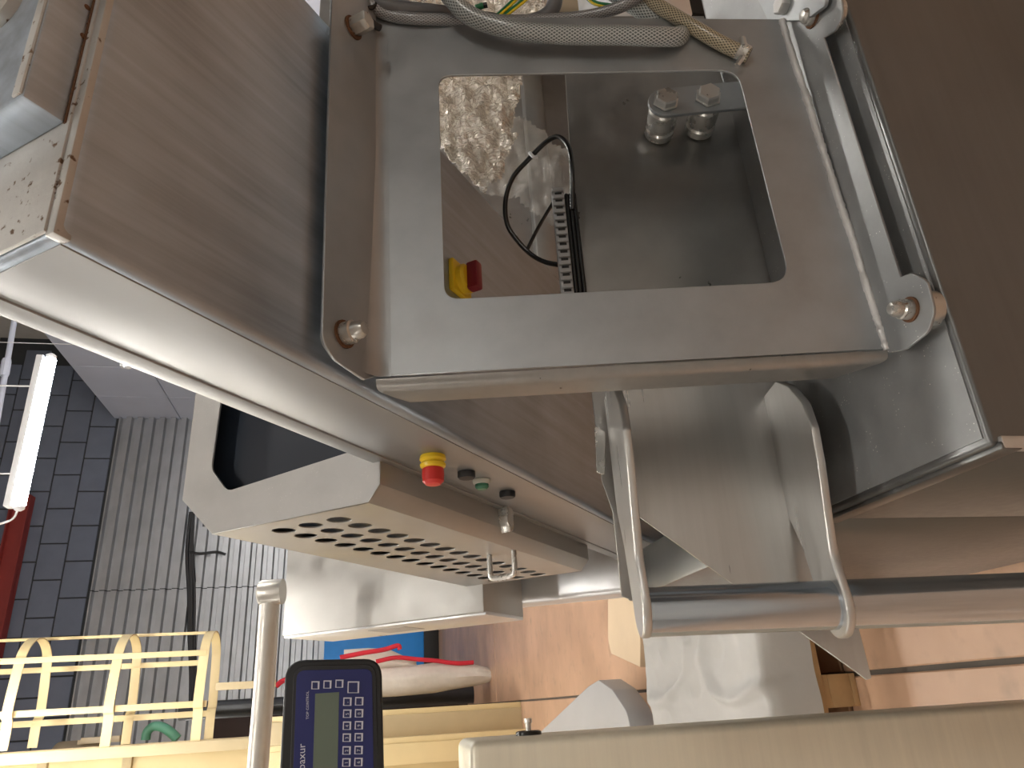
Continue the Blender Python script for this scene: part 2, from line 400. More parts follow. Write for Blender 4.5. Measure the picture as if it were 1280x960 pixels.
# ------------------------------------------------------------------ fluorescent lamps
def lamp(p0, p1, r, glow, label, group=None, housing=True):
    p0, p1 = V(p0), V(p1); c = (p0 + p1) / 2; ax = (p1 - p0).normalized()
    t = thing('fluorescent_lamp', (c.x, c.y, c.z), label, 'lamp', group)
    tube('tube', [p0, p1], r, glow, t, seg=12, sub=0)
    side = Z.cross(ax).normalized()
    if housing: box('housing', p0 - ax * .02 - side * r * 1.1 + Z * r * 1.02, ax * ((p1 - p0).length + .04), side * r * 2.2, Z * .05, 'lamp_white', t, bev=.005)
    for e, s in ((p0, -1), (p1, 1)): lathe('end_cap', e, ax * s, [(r * .9, 0), (r * .95, .03), (r * .5, .045)], 'lamp_white', t, seg=12)
    for f in (.2, .8):
        q = p0.lerp(p1, f) + Z * (r + .04); tube('hanger', [q, V((q.x, q.y, CZ))], .006, 'lamp_white', t, seg=6, sub=0)
    return t
la, lb = at(69, 424, 5.5), at(21, 646, 5.62)
lb.z = la.z = (la.z + lb.z) / 2; lb.y = la.y = (la.y + lb.y) / 2
vis = lamp(la, lb, .04, 'tube_glow', 'long lit fluorescent tube hanging in front of the block wall')
tube('power_lead', [lb + V((-.03, 0, 0)), lb + V((-.12, 0, .05)), lb + V((-.16, 0, .3)), lb + V((-.05, 0, .7)), lb + V((.05, 0, 1.2))], .008, 'lamp_white', vis, seg=6)
for x, y, ln, zz in ((-4.4, 2.2, 1.6, 3.8), (-.2, 3.2, 1.6, 4.3), (-1.2, 6.0, 1.6, 4.3), (-.4, 7.2, 1.6, 5.2), (-4.0, 8.0, 1.6, 4.2), (-4.2, 11.5, 1.6, 4.6), (-4.2, 14.6, 1.6, 4.6), (-6.6, 5.0, 1.6, 3.8), (2.6, 2.0, 1.6, 3.6), (4.4, 6.0, 1.6, 4.1), (5.6, 10.5, 1.6, 5.0), (-.3, -.2, 1.6, 5.4), (-5.5, -2.0, 1.6, 3.9), (3.0, -5.5, 1.6, 4.5)):  # unseen tubes added to brighten the machine, floor and walls
    lamp((x - ln / 2, y, zz), (x + ln / 2, y, zz), .05, 'added_tube_glow', 'added unseen fluorescent tube that brightens the hall', 'added hall tubes')

# red beam and conduit on the back wall
wpl = V((0, WY - .35, 0))
a = hit(34, 640, wpl, Y); c = hit(10, 640, wpl, Y)
rb = thing('crane_beam', (0, WY - .35, a.z), 'red painted steel beam running along the block wall', 'beam')
abox('web', -8, a.x + .4, WY - .23, WY - .21, a.z, c.z, 'beam_red', rb, bev=0)
for zz in (a.z, c.z - .03): abox('flange', -8, a.x + .4, WY - .36, WY - .08, zz, zz + .03, 'beam_red', rb, bev=0)
q1, q2 = hit(18, 400, V((0, 12, 0)), Y), hit(1, 500, V((0, 12, 0)), Y)
cn = thing('conduit', (q1 + q2) / 2, 'thin grey conduit pipe beyond the hanging fluorescent tube', 'pipe')
tube('pipe', [q1 + (q1 - q2) * .3, q2 + (q2 - q1) * 3], .045, 'wall_panel_glow_tint', cn, seg=8, sub=0)
lathe('coupling', hit(5, 470, V((0, 12, 0)), Y), (q1 - q2), [(.06, 0), (.07, .05), (.07, .25), (.06, .3)], 'wall_panel_glow_tint', cn, seg=10)

# ================================================================== the inclined housing
SC = .93
Pp = at(1110, 440, SC)                        # foot of the support frame
bend = hit(467, 470, Pp, N5)                  # its upper fold
pA = bend + D3 * .02                          # underside of the housing
K = hit(70, 290, pA, D3)                      # near lower corner of the housing
XB = K.x
XR = hit(548, 180, pA, D3).x
TH = .165
LEN = 1.95
hs = thing('inclined_housing', V((XB + .25, K.y + 1.2, 0)), 'large inclined brushed steel housing with stop button and perforated vent guard', 'machine')
def KP(x, s, t): return K + X * x + D1 * s + D3 * t
W = XR - XB
bm = bmesh.new(); boxbm(bm, K, X * W, D1 * LEN, D3 * (TH - .03), .012, 4)
body = fin('body', bm2me(bm, 'body'), 'housing_steel', hs)
# the side sheet (more even tone) and the folded lid lip
box('side_sheet', KP(-.0015, .012, .012), X * .006, D1 * (LEN - .03), D3 * (TH - .042), 'side_steel', hs, bev=.001)
box('lid_lip', KP(-.004, .003, TH - .0305), X * (W + .008), D1 * (LEN - .006), D3 * .0305, 'side_steel', hs, bev=.002)
box('edge_weld', KP(0, -.0012, .002), X * W, D1 * .016, D3 * .012, 'weld_steel', hs, bev=.002)
box('end_sheet', KP(.004, -.0035, .012), X * (W - .008), D1 * .004, D3 * (TH - .045), 'weld_steel', hs, bev=.001)
q = hit(190, 466, K + X * 0, X)
tb = KP(.02, (q - K).dot(D1) - .0, TH); box('tab', tb, X * .05, D1 * .075, D3 * .012, 'light_back_steel', hs, bev=.001)
# motor box on the near end
pe = K - D1 * .0
a = hit(36, 120, K + X * 0, D3 * 1)
c1 = hit(86, 157, pe, D1)                      # foot corner on the end sheet
bx, bt = (c1 - K).x, (c1 - K).dot(D3)
c0 = hit(36, 120, c1, X); bl = -(c0 - c1).dot(D1)
mb = box('motor_box', KP(bx, -bl - .003, bt), X * .5, D1 * bl, D3 * .4, 'housing_steel', hs, bev=.004)
box('corner_weld', KP(bx + .003, -bl - .0055, bt + .002), X * .49, D1 * .004, D3 * .012, 'weld_steel', mb, bev=.002)
box('seam_gap', KP(bx - .0005, -.0046, bt - .002), X * .49, D1 * .002, D3 * .003, 'rust', mb, bev=0)
for q in ((104, 45), (112, 32), (106, 60), (109, 9)):
    p = hit(q[0], q[1], KP(0, 0, bt), D3); lathe('rust_spot', p + D3 * .0003, -D3, [(.0032, 0), (.003, .0006), (0, .0008)], 'rust', mb, seg=9)
p = hit(8, 8, KP(0, -bl - .003, 0), D1); lathe('round_boss', p, -D1, [(.030, 0), (.030, .010), (.022, .014), (.021, .028), (.012, .032), (0, .033)], 'bolt_steel', mb, seg=24)
# operator buttons on the side
def side(px, py): return hit(px, py, K, X)
es = bpy.data.objects.new('emergency_stop', None); COL.objects.link(es); es.parent = hs; ORG[es.name] = ORG[hs.name]
p = side(541, 569)
lathe('collar', p, -X, [(.0195, 0), (.021, .004), (.0215, .008), (.0185, .011), (.0185, .013), (.021, .016), (.020, .020), (.016, .023)], 'yellow_plastic', es)
lathe('mushroom_head', p, -X, [(.015, .021), (.0175, .024), (.0178, .034), (.017, .044), (.012, .049), (0, .051)], 'red_plastic', es)
for qx, qy in ((583, 589), (634, 614)):
    p = side(qx, qy); lathe('push_button', p, -X, [(.015, 0), (.0155, .002), (.0155, .010), (.0135, .013), (0, .0135)], 'black_rubber', hs)
p = side(602, 599); ri = lathe('signal_ring', p, -X, [(.015, 0), (.0165, .003), (.0155, .008), (.0135, .010)], 'clear_ring', hs)
lathe('signal_lens', p, -X, [(.0125, .009), (.0125, .015), (.009, .019), (0, .020)], 'green_lens', ri)
# rotary main switch on the underside, seen through the frame window
p = hit(572, 352, pA, D3)
sw = bpy.data.objects.new('main_switch', None); COL.objects.link(sw); sw.parent = hs; ORG[sw.name] = ORG[hs.name]
box('escutcheon', p - X * .03 - D1 * .03, X * .06, D1 * .06, -D3 * .010, 'yellow_plastic', sw, bev=.002)
lathe('dial', p - D3 * .01, -D3, [(.026, 0), (.026, .010), (.022, .014)], 'yellow_plastic', sw)
box('switch_handle', p - D3 * .022 - X * .026 - D1 * .010, X * .052, D1 * .020, -D3 * .022, 'dark_red_plastic', sw, bev=.004)
# perforated vent guard behind the side
G = hit(470, 575, K, X)
gp = lambda x, t, s=0: G + X * (x - G.x) + D3 * (t) + D1 * s
def gxt(px, py): h = hit(px, py, G, D1); return h.x, (h - G).dot(D3)
gx0, gt1 = gxt(228, 625); gx1, gt2 = gxt(265, 668); gx2, gt3 = gxt(460, 628); gx3, gt4 = gxt(475, 605)
GX = (gx1 + gx2) / 2; GT0 = gt4; GT1 = gt1
GL = .90
vg = bpy.data.objects.new('vent_guard', None); COL.objects.link(vg); vg.parent = hs; ORG[vg.name] = ORG[hs.name]
XW = XB + .46
out = [(XB, GT0), (gx3, GT0), (GX, gt3), (GX, gt2), (gx0, GT1), (XW, GT1)]
inn = [gxt(q[0], q[1]) for q in ((276, 500), (264, 586), (284, 614), (440, 578))]
hole = [gp(XW - .05, inn[0][1])] + fillet([gp(inn[0][0], inn[0][1]), gp(*inn[1]), gp(*inn[2]), gp(inn[3][0] + .02, inn[3][1])], [0, .03, .03, 0]) + [gp(XW - .05, inn[3][1])]
plate_pts('end_frame', [[gp(x, t) for x, t in out + [(XW, GT0)]], hole], -D1, .004, 'guard_cap_steel', vg, bev=.0008)
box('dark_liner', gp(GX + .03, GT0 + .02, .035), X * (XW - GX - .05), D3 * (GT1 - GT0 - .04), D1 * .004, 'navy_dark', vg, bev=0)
# perforated sheet: three staggered rows
pv0 = gp(GX, gt3)
def gface(px, py): h = hit(px, py, pv0, X); return (h - G).dot(D3), (h - G).dot(D1)
holes = []
(t_a, s_a), (t_c, _) = gface(424, 650), gface(357, 664)
ds = (gface(511, 677)[1] - s_a) / 4
r_h = abs(t_c - t_a) / 2 * .34
for i in range(3):
    t = t_a + (t_c - t_a) * i / 2
    for j in range(30):
        sj = s_a + j * ds
        if sj > GL - .03: break
        holes.append([gp(GX, t + r_h * math.cos(2 * PI * k / 16), sj + r_h * math.sin(2 * PI * k / 16)) for k in range(16)])
plate_pts('perforated_sheet', [[gp(GX, gt3, .0), gp(GX, gt2, 0), gp(GX, gt2, GL), gp(GX, gt3, GL)]] + [h[::-1] for h in holes], -X, .003, 'guard_steel', vg, bev=.0004)
box('chamfer_sheet', gp(GX, gt3), X * (gx3 - GX) + D3 * (GT0 - gt3), D1 * GL, (X * (GT0 - gt3) * -1 + D3 * (gx3 - GX)).normalized() * .003, 'guard_steel', vg, bev=.0004)
box('front_sheet', gp(gx3, GT0), X * (XB - gx3 + .01), D1 * GL, D3 * .003, 'guard_steel', vg, bev=.0004)
box('rear_sheet', gp(gx0, GT1 - .003), X * (XW - gx0), D1 * GL, D3 * .003, 'guard_steel', vg, bev=.0004)
box('rear_chamfer', gp(GX, gt2), X * (gx0 - GX) + D3 * (GT1 - gt2), D1 * GL, X * .003, 'guard_steel', vg, bev=.0004)
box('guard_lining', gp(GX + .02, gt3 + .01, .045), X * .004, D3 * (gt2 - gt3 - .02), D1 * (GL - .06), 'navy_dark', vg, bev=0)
box('end_sheet', gp(GX, gt3 - .0, GL - .003), X * (XW - GX), D3 * (gt2 - gt3), D1 * .003, 'guard_steel', vg, bev=.0004)
box('end_fold', gp(gx3, GT0 + .002, GL - .003), X * (XB - gx3 + .01), D3 * (gt3 - GT0), D1 * .003, 'guard_steel', vg, bev=.0004)
p = hit(624, 650, gp(gx3, GT0), D3) - D3 * .021
plate_pts('latch_hook', [[p + D1 * a - X * b_ for a, b_ in ((-.004, -.03), (.024, -.03), (.026, .010), (.022, .022), (.008, .026), (.004, .012), (-.002, .008))]], -D3, .022, 'bright_steel', vg, bev=.0015)
# wire handle on the perforated sheet
def gw(px, py): return hit(px, py, pv0, X)
h0, h1 = gw(612, 694), gw(642, 688)
tube('wire_handle', [h0, h0 - X * .036, h0 - X * .052 + (h1 - h0) * .12, h1 - X * .052 - (h1 - h0) * .12, h1 - X * .036, h1], .0062, 'bright_steel', vg, seg=8, sub=5)

# ------------------------------------------------------------------ junction box behind the guard, with its bent arm pipe
jb_p = at(605, 765, 2.0)
def jb(px, py): return hit(px, py, jb_p, D1)
A0, A1, A2 = jb(605, 765), jb(352, 803), jb(350, 690)
jx0 = A0.x; jt0 = 0; jt1 = (A1 - A0).dot(D3)
jdep = (hit(635, 775, A0, X) - A0).dot(D1)
jt = thing('junction_box', V((A0.x + .2, A0.y, 0)), 'plain beige-lit steel control box under the vent guard', 'box')
JH = (jb(350, 680) - A1).x
box('box_body', A0, X * JH, D3 * jt1, D1 * jdep, 'guard_steel', jt, bev=.004)
box('lid_edge', A0 - X * .006 + D1 * .01, X * .01, D3 * jt1, D1 * (jdep - .015), 'light_back_steel', jt, bev=.001)
a = hit(505, 783, A0 - X * .006, X); box('name_plate', a - X * .0015, D1 * (jdep * .45), D3 * .13, X * .0015, 'guard_cap_steel', jt, bev=0)
# carrier beam under the housing foot
b0 = at(612, 765, 2.28)
bmx = (at(640, 700, 2.28) - b0).x
cb_t = thing('carrier_beam', V((b0.x + .1, b0.y, 0)), 'rounded steel carrier beam below the housing foot', 'beam')
e1 = hit(612, 762, b0, D1); e2 = hit(790, 744, b0, D1)
box('beam_body', V((e1.x, e2.y, e2.z)) - (e1 - e2).normalized() * .3, X * .17, (e1 - e2) + (e1 - e2).normalized() * .3, D1 * .12, 'light_back_steel', cb_t, bev=.02, seg=4)
bq = V((e1.x + .2, e2.y + .1, 0)); abox('beam_post', bq.x, bq.x + .1, bq.y, bq.y + .1, 0, e2.z - .1, 'light_back_steel', cb_t, bev=.01)

arm = thing('arm_pipe', at(330, 900, 1.95), 'bent round steel arm pipe on the control box corner', 'pipe')
zp = 1.98
tube('pipe_run', [at(337, 752, zp), at(330, 860, zp - .06), at(322, 962, zp - .12), at(315, 1100, zp - .2)], .0265, 'pipe_steel', arm, seg=16, sub=3)
lathe('elbow', at(325, 741, zp), at(356, 739, zp) - at(325, 741, zp), [(.022, -.004), (.030, 0), (.033, .006), (.033, .062)], 'pipe_steel', arm, seg=20)
p = at(315, 1100, zp - .2); tube('pipe_foot', [p, V((p.x, p.y, 0))], .0265, 'pipe_steel', arm, seg=12, sub=0)

# ================================================================== support frame with the window
sf = thing('support_frame', V((bend.x + .3, Pp.y, Pp.z)), 'grey folded steel support frame with a large rounded window', 'frame')
def onP(px, py): return hit(px, py, Pp, N5)
xl = onP(800, 478).x
front = [(466, 20), (467, 470), (1108, 436), (980, 24)]
win = [(548, 94, .022), (556, 374, .022), (988, 352, .03), (922, 87, .035)]
plate('web', front, Pp, N5, .004, 'frame_steel', sf, holes=[win[::-1]], bev=.0008)
# upper flange lies parallel to the housing underside, lower flange parallel to the tank top
fA = bend
uf = plate('upper_flange', [(470, 470, .004), (456, 475, .01), (418, 449, .03), (403, 425, .03), (417, -60), (470, -60)], fA, -D3, .004, 'frame_steel', sf, bev=.001)
def bent_strip(name, a0, a1, da, db, r, mat, parent, thick=.004, n_=8):
    """smooth fold along the line a0-a1 between the in-plane directions da and db"""
    bm = bmesh.new(); ra = []; rb_ = []
    for k in range(n_ + 1):
        f = k / n_; off = da * (r * (1 - f) ** 2) + db * (r * f ** 2)
        ra.append(bm.verts.new(a0 + off)); rb_.append(bm.verts.new(a1 + off))
    for k in range(n_): bm.faces.new((ra[k], ra[k + 1], rb_[k + 1], rb_[k]))
    return fin(name, bm2me(bm, name), mat, parent, smooth=60)
upd = -D1
bent_strip('upper_fold', onP(467, 472) + N5 * .0006 , onP(467, -60) + N5 * .0006, D4, upd, .022, 'frame_steel', sf)
lf_p = onP(1108, 438)
lf = plate('lower_flange', [(975, 26), (1110, 441, .004), (1132, 437, .02), (1160, 415, .02), (1168, 388, .02), (1158, 350, .02), (1138, 341, .012), (1125, 346), (1029, 47), (1044, 38, .01), (1053, 20, .02), (1050, -20), (960, -40)], lf_p, Z, .004, 'dusty_steel', sf, bev=.001)
tube('weld_bead', [onP(977 + 133 * k / 9 + random.uniform(-1, 1), 26 + 412 * k / 9) for k in range(10)], lambda t: .0056 + .0016 * noise.noise(V((t * 90, 0, 0))) + .0014 * noise.noise(V((t * 23, 4, 0))), 'bead_steel', sf, seg=10, sub=14)
# side return, bent backwards along the edge
e0, e1 = onP(470, 474), onP(1109, 438)
bm = bmesh.new(); prof = [(.013 * math.sin(PI / 2 * q / 7), -.013 * (1 - math.cos(PI / 2 * q / 7))) for q in range(8)] + [(.0135, -.034), (.0135, -.05)]
L_ = (e1 - e0); n_ = len(prof)
up = (-X)
def rv(f, i, inset): return e0 + L_ * (f) + (up * prof[i][0] + N5 * prof[i][1])
va = []; vb = []
for i in range(n_):
    k = max(0, -prof[i][1] - .004) / .046
    va.append(bm.verts.new(rv(.0 + .055 * k * k ** .3, i, 0))); vb.append(bm.verts.new(rv(1 - .085 * k, i, 0)))
for i in range(n_ - 1): bm.faces.new((va[i], va[i + 1], vb[i + 1], vb[i]))
bmesh.ops.solidify(bm, geom=bm.faces[:], thickness=.003)
fin('side_return', bm2me(bm, 'side_return'), 'bracket_steel', sf, smooth=60)
# bolts
def bolt_on(p, ax, parent, hexr, h, dome=0, washer=True):
    if washer: lathe('washer', p, ax, [(hexr * 1.25, 0), (hexr * 1.25, .0025)], 'rust', parent, seg=24)
    if dome: lathe('dome_nut', p, ax, [(hexr, .0025), (hexr, h * .45), (hexr * .82, h * .5), (hexr * .8, h * .72), (hexr * .55, h * .92), (0, h)], 'bolt_steel', parent, seg=20)
    else: lathe('hex_nut', p, ax, [(hexr * .92, .0025), (hexr, .004), (hexr, h - .002), (hexr * .9, h)], 'bolt_steel', parent, seg=6)
fp = fA + D3 * 0
p = hit(441, 35, fA, D3); bolt_on(p, -D3, uf, .0145, .030)
p = hit(430, 418, fA, D3); bolt_on(p, -D3, uf, .0145, .034, 1)
p = hit(1016, 21, lf_p, Z); bolt_on(p, Z, lf, .0135, .020, 1)
p = hit(1138, 387, lf_p, Z); bolt_on(p, Z, lf, .0125, .030, 1)
for q in ((428, 420), (436, 36)):
    p = hit(q[0], q[1], fA, D3); lathe('spacer', p + D3 * .004, D3, [(.017, 0), (.017, .016)], 'bolt_steel', sf)

# ================================================================== lower tank
ZD = lf_p.z - .027
cD = V((0, 0, ZD))
CE = hit(1240, 556, cD, Z)
tk = thing('lower_tank', V((CE.x + .8, CE.y + .4, 0)), 'large square steel tank below the support frame', 'tank')
YC, XE = CE.y, CE.x
abox('tank_body', XE, XE + 1.7, YC, YC + .345, .12, ZD, 'body_steel', tk, bev=.006, seg=3)
abox('top_sheet', XE + .010, XE + 1.69, YC + .008, YC + .335, ZD - .001, ZD + .0015, 'dusty_steel', tk, bev=0)
abox('side_lip', XE - .006, XE + .004, YC - .004, YC + .345, ZD - .036, ZD - .008, 'body_steel', tk, bev=.003)
abox('corner_highlight', XE - .005, XE + .010, YC - .005, YC + .010, .13, ZD - .010, 'bracket_steel', tk, bev=.003)  # lighter steel strip stands in for the highlight on the corner fold
abox('apron', XE + .001, XE + .11, YC + .346, YC + 1.25, .13, ZD - .012, 'body_steel', tk, bev=.006)
for dx in (.06, 1.55):
    for dy in (.06, .24): abox('foot', XE + dx, XE + dx + .08, YC + dy, YC + dy + .08, 0, .125, 'bracket_steel', tk, bev=.004)
for q in ((1140, 387), (1026, 18)):
    p = hit(q[0], q[1], lf_p, Z); lathe('spacer_lug', V((p.x, p.y, ZD)), Z, [(.024, 0), (.024, .014), (.022, .021)], 'bolt_steel', tk, seg=32)
# back plate standing on the tank with a bolted roller link
pq = hit(945, 268, cD, Z)
bpN = N5
bk = thing('back_plate', V((pq.x, pq.y, ZD)), 'dark steel back plate with a bolted roller link behind the frame window', 'plate')
def onB(px, py): return hit(px, py, pq, bpN)
plate('plate_sheet', [(702, 20), (728, 440), (1003, 440), (880, 20)], pq, bpN, .006, 'plate_dark_steel', bk, bev=.001)
lk = bpy.data.objects.new('roller_link', None); COL.objects.link(lk); lk.parent = bk; ORG[lk.name] = ORG[bk.name]
r_l = onB(823, 168), onB(873, 163)
hh = .075
for p in r_l: lathe('roller', p, bpN, [(.021, 0), (.027, .004), (.027, .018), (.024, .022), (.024, .028), (.027, .032), (.027, hh - .012), (.024, hh - .008), (.024, hh)], 'bright_steel', lk, seg=28)
c_, dn = r_l[0] + bpN * hh, (r_l[1] - r_l[0]).normalized(); sd = bpN.cross(dn)
pts = [c_ + dn * (-.031 * math.sin(PI * k / 12)) + sd * (.031 * math.cos(PI * k / 12)) for k in range(13)]
pts = pts + [c_ + dn * .26 - sd * .031, c_ + dn * .26 + sd * .031]
plate_pts('link_strap', [[q + bpN * .007 for q in pts]], bpN, .007, 'frame_steel', lk, bev=.001)
for p in r_l: lathe('hex_bolt', p + bpN * (hh + .007), bpN, [(.022, 0), (.024, .001), (.024, .003), (.0205, .0035), (.0205, .013), (.018, .016), (0, .016)], 'bright_steel', lk, seg=6)
# ------------------------------------------------------------------ slotted cable duct with cables, beside the back plate
du = thing('cable_duct', onB(706, 372), 'grey slotted cable duct with black cables beside the back plate', 'duct')
q0, q1 = onB(703, 400) + N5 * .01, onB(694, 252) + N5 * .01
ax = (q1 - q0); ax = X * ax.length; dv = D4
box('duct_body', q0, X * (q1.x - q0.x), D4 * .021, N5 * .02, 'duct_grey', du, bev=.001)
nsl = 16
for k in range(nsl):
    f = (k + .3) / nsl
    box('duct_slot', q0 + X * (q1.x - q0.x) * f + D4 * .005 + N5 * .0196, X * (.45 * (q1.x - q0.x) / nsl), D4 * .012, N5 * .001, 'duct_hole', du, bev=0)
    box('duct_finger', q0 + X * (q1.x - q0.x) * (f + .45 / nsl) + D4 * .001 + N5 * .019, X * (.5 * (q1.x - q0.x) / nsl), D4 * .019, N5 * .006, 'duct_grey', du, bev=.001)
for k in range(3): tube('cable', [q0 + D4 * (.026 + .007 * k) + N5 * .008, V((q1.x, q0.y, q0.z)) + D4 * (.026 + .007 * k) + N5 * .008], .0038, 'black_gloss', du, seg=8, sub=0)
# looped black cable
zc = 1.32
cl = thing('looped_cable', at(690, 330, zc), 'thin black cable looping in front of clear film behind the window', 'cable')
tube('cable', [at(x, y, z) for x, y, z in ((716, 262, 1.24), (715, 215, 1.25), (711, 185, 1.27), (698, 171, 1.29), (682, 178, 1.31), (660, 200, 1.33), (641, 222, 1.34), (632, 250, 1.34), (634, 280, 1.34), (648, 302, 1.33), (664, 318, 1.32), (680, 327, 1.30), (698, 331, 1.28))], .0045, 'black_gloss', cl, seg=8)
tube('cable_branch', [at(659, 312, 1.325), at(672, 286, 1.36), at(686, 262, 1.40), at(700, 240, 1.42)], .0035, 'black_gloss', cl, seg=8)
tube('cable_tie', [at(662, 191, 1.32), at(667, 196, 1.31), at(672, 196, 1.31)], .003, 'lamp_white', cl, seg=6)

# ------------------------------------------------------------------ hinge bracket with the round shaft
sp = at(1050, 757, .98)
hb = thing('hinge_bracket', V((sp.x, sp.y, 0)), 'steel hinge bracket with a polished upright shaft and angled chute', 'bracket')
shp = hit(1270, 747, sp, N5)
shd = D4
sA = sp - shd * ((sp - hit(815, 765, sp, N5)).dot(shd)); sA = hit(812, 765, sp, N5)
s_dir = (shp - sA).normalized()
tl = (sA.z - .0) / -s_dir.z
tube('shaft', [sA - s_dir * .004, sA + s_dir * (tl - .002)], .0318, 'shaft_steel', hb, seg=40, sub=0)
# cheek plates, square to the shaft
c2p = hit(1041, 757, sp, N5)
def cheek_loop():
    """lug round the shaft, widening towards the machine, in the plane square to the shaft"""
    r = .042; pts = []; rad = []
    for q in ((985, 482), (1003, 503), (1014, 535), (1022, 580), (1030, 640), (1038, 695)):
        pts.append(hit(q[0], q[1], c2p, D4)); rad.append(.03)
    for k in range(15):
        a = PI / 2 + PI * k / 14; pts.append(c2p + X * (r * math.cos(a)) + N5 * (r * math.sin(a))); rad.append(0)
    pts += [c2p + X * .09 - N5 * .066, c2p + X * .15 - N5 * .10, c2p + X * .34 - N5 * .10, c2p + X * .34 - N5 * .03]; rad += [.04, .03, 0, 0]
    return fillet(pts, rad)
cpl = cheek_loop()
plate_pts('lower_cheek', [cpl], -D4, .012, 'bracket_steel', hb, bev=.0025)
cup = hit(797, 757, sp, N5)
plate_pts('upper_cheek', [[q - c2p + cup for q in cpl]], -D4, .012, 'bracket_steel', hb, bev=.0025)
shp_p = sp - N5 * .092
plate('chute_sheet', [(772, 440), (992, 440), (1000, 500), (1090, 848, .004), (1084, 850, .004), (795, 643)], shp_p, N5, .004, 'bracket_steel', hb, bev=.001)
plate('gusset', [(737, 470), (768, 470), (781, 630), (796, 752), (777, 745), (766, 640), (752, 600)], shp_p - N5 * .03, N5, .005, 'plate_dark_steel', hb, bev=.001)
plate('gusset_tab', [(743, 531, .004), (757, 540, .004), (756, 594, .004), (746, 590, .004)], shp_p - N5 * .01, N5, .004, 'bright_steel', hb, bev=.001)

# ================================================================== hoses and wires over the top of the frame
def zf(px, py): r = onP(px, py) - CAM; return r.length / ray(px, py).length
def hpts(lst): return [at(x, y, zf(x, max(y, 20)) + dz) for x, y, dz in lst]
tube('braided_hose', hpts([(535, -40, -.03), (563, -4, -.035), (590, 21, -.04), (640, 37, -.04), (700, 43, -.035), (770, 44, -.035), (825, 46, -.03), (847, 46, -.015), (851, 41, .012), (838, 33, .025), (806, 15, .02), (770, -8, .02), (720, -40, .02)]), .0145, 'hose_clear', seg=20, label='clear braided hose bent back in a loop over the frame edge', cat='hose')
ch = thing('clamped_hose', onP(930, 70), 'yellowed braided hose ending in a worm-drive hose clamp', 'hose')
tube('hose', hpts([(770, -28, .03), (800, -5, .02), (830, 12, 0), (868, 35, -.015), (905, 56, -.015), (936, 70, -.012)]), .0115, 'hose_yellowed', ch, seg=18)
ca, cb2 = hpts([(924, 63, -.015), (934, 69, -.013)])
bm = bmesh.new(); axc = (cb2 - ca).normalized()
fin('clamp_band', (lambda: (tube_bm(bm, [ca, ca.lerp(cb2, .5), cb2], .0135, 20, 1), bm2me(bm, 'clamp_band'))[1])(), 'bright_steel', ch)
p = hpts([(931, 60, -.03)])[0]; tube('clamp_screw', [p, p + (hpts([(928, 48, -.03)])[0] - p)], .005, 'bright_steel', ch, seg=8, sub=0)
p0, p1 = hpts([(928, 72, -.025)])[0], hpts([(921, 82, -.022)])[0]; tube('clamp_tail', [p0, p1], .0045, 'bright_steel', ch, seg=6, sub=0)
tube('grey_braided_hose', hpts([(452, -30, .0), (458, -4, -.01), (468, 10, -.015), (490, 20, -.012), (530, 24, -.012), (590, 25, 0), (650, 26, .02), (700, 24, .02), (745, 18, .01), (785, 4, 0), (815, -20, 0)]), .0095, 'hose_grey', seg=16, label='thin grey braided hose running along the frame top edge', cat='hose')
tube('smooth_hose', hpts([(472, -20, -.005), (474, 2, -.01), (490, 10, -.012), (530, 14, 0), (580, 20, .03), (640, 29, .04), (675, 24, .04), (692, 8, .04), (695, -20, .04)]), .0125, 'rubber_hose', seg=16, label='smooth dark grey rubber tube curving round the wires', cat='hose')
yw = thing('earth_cable', hpts([(455, 17, -.03)])[0], 'yellow and green cable with a black sleeve beside the hex nut', 'cable')
tube('yellow_core', hpts([(443, -20, -.03), (447, 0, -.03), (453, 17, -.03)]), .0045, 'wire_yellow', yw, seg=10)
tube('green_core', hpts([(449, -20, -.028), (452, 0, -.028), (456, 12, -.028)]), .003, 'wire_green', yw, seg=8)
tube('black_sleeve', hpts([(453, 16, -.03), (460, 24, -.03), (468, 31, -.025), (475, 35, -.015)]), .0058, 'black_rubber', yw, seg=10)
tube('cable_tie', hpts([(418, 20, -.012), (425, 14, -.02), (445, 12, -.035), (462, 10, -.03), (470, 6, -.02), (470, -3, -.015)]), .0036, 'black_gloss', seg=8, label='black cable tie pulled round the hoses and frame corner', cat='cable tie')
for k, (a, b_, c) in enumerate((((655, -12), (637, 6), (617, 24)), ((668, -10), (648, 6), (628, 22)))):
    tube('striped_wire', hpts([(a[0], a[1], .03), (b_[0], b_[1], .02), (c[0], c[1], .01)]), .0042, 'wire_green', seg=8, label=('green earth wire with yellow stripe beside the small green plug', 'green earth wire with yellow stripe beside the smooth dark tube')[k], cat='wire', group='earth wires by the hose')
    o = bpy.data.objects['striped_wire' if k == 0 else 'striped_wire.001']
    tube('stripe', hpts([(a[0] + 1, a[1] + 1, .026), (b_[0] + 1, b_[1] + 1, .016), (c[0] + 1, c[1] + 1, .006)]), .0022, 'wire_yellow', o, seg=6)
ew = tube('curved_wire', hpts([(728, -10, .03), (742, 3, .02), (760, 7, .01), (772, 7, .005)]), .0042, 'wire_green', seg=8, label='short green and yellow wire arching beside the hose crossing', cat='wire')
tube('stripe', hpts([(730, -8, .026), (742, 4.5, .016), (760, 9, .006)]), .002, 'wire_yellow', ew, seg=6)
wp = thing('wire_plug', hpts([(598, 9, .02)])[0], 'small green plug with black tip above the braided hose', 'plug')
tube('plug_body', hpts([(594, 10, .02), (604, 7, .02)]), .0048, 'wire_green', wp, seg=8, sub=0)
tube('plug_tip', hpts([(604, 7, .02), (609, 6, .02)]), .0045, 'black_gloss', wp, seg=8, sub=0)

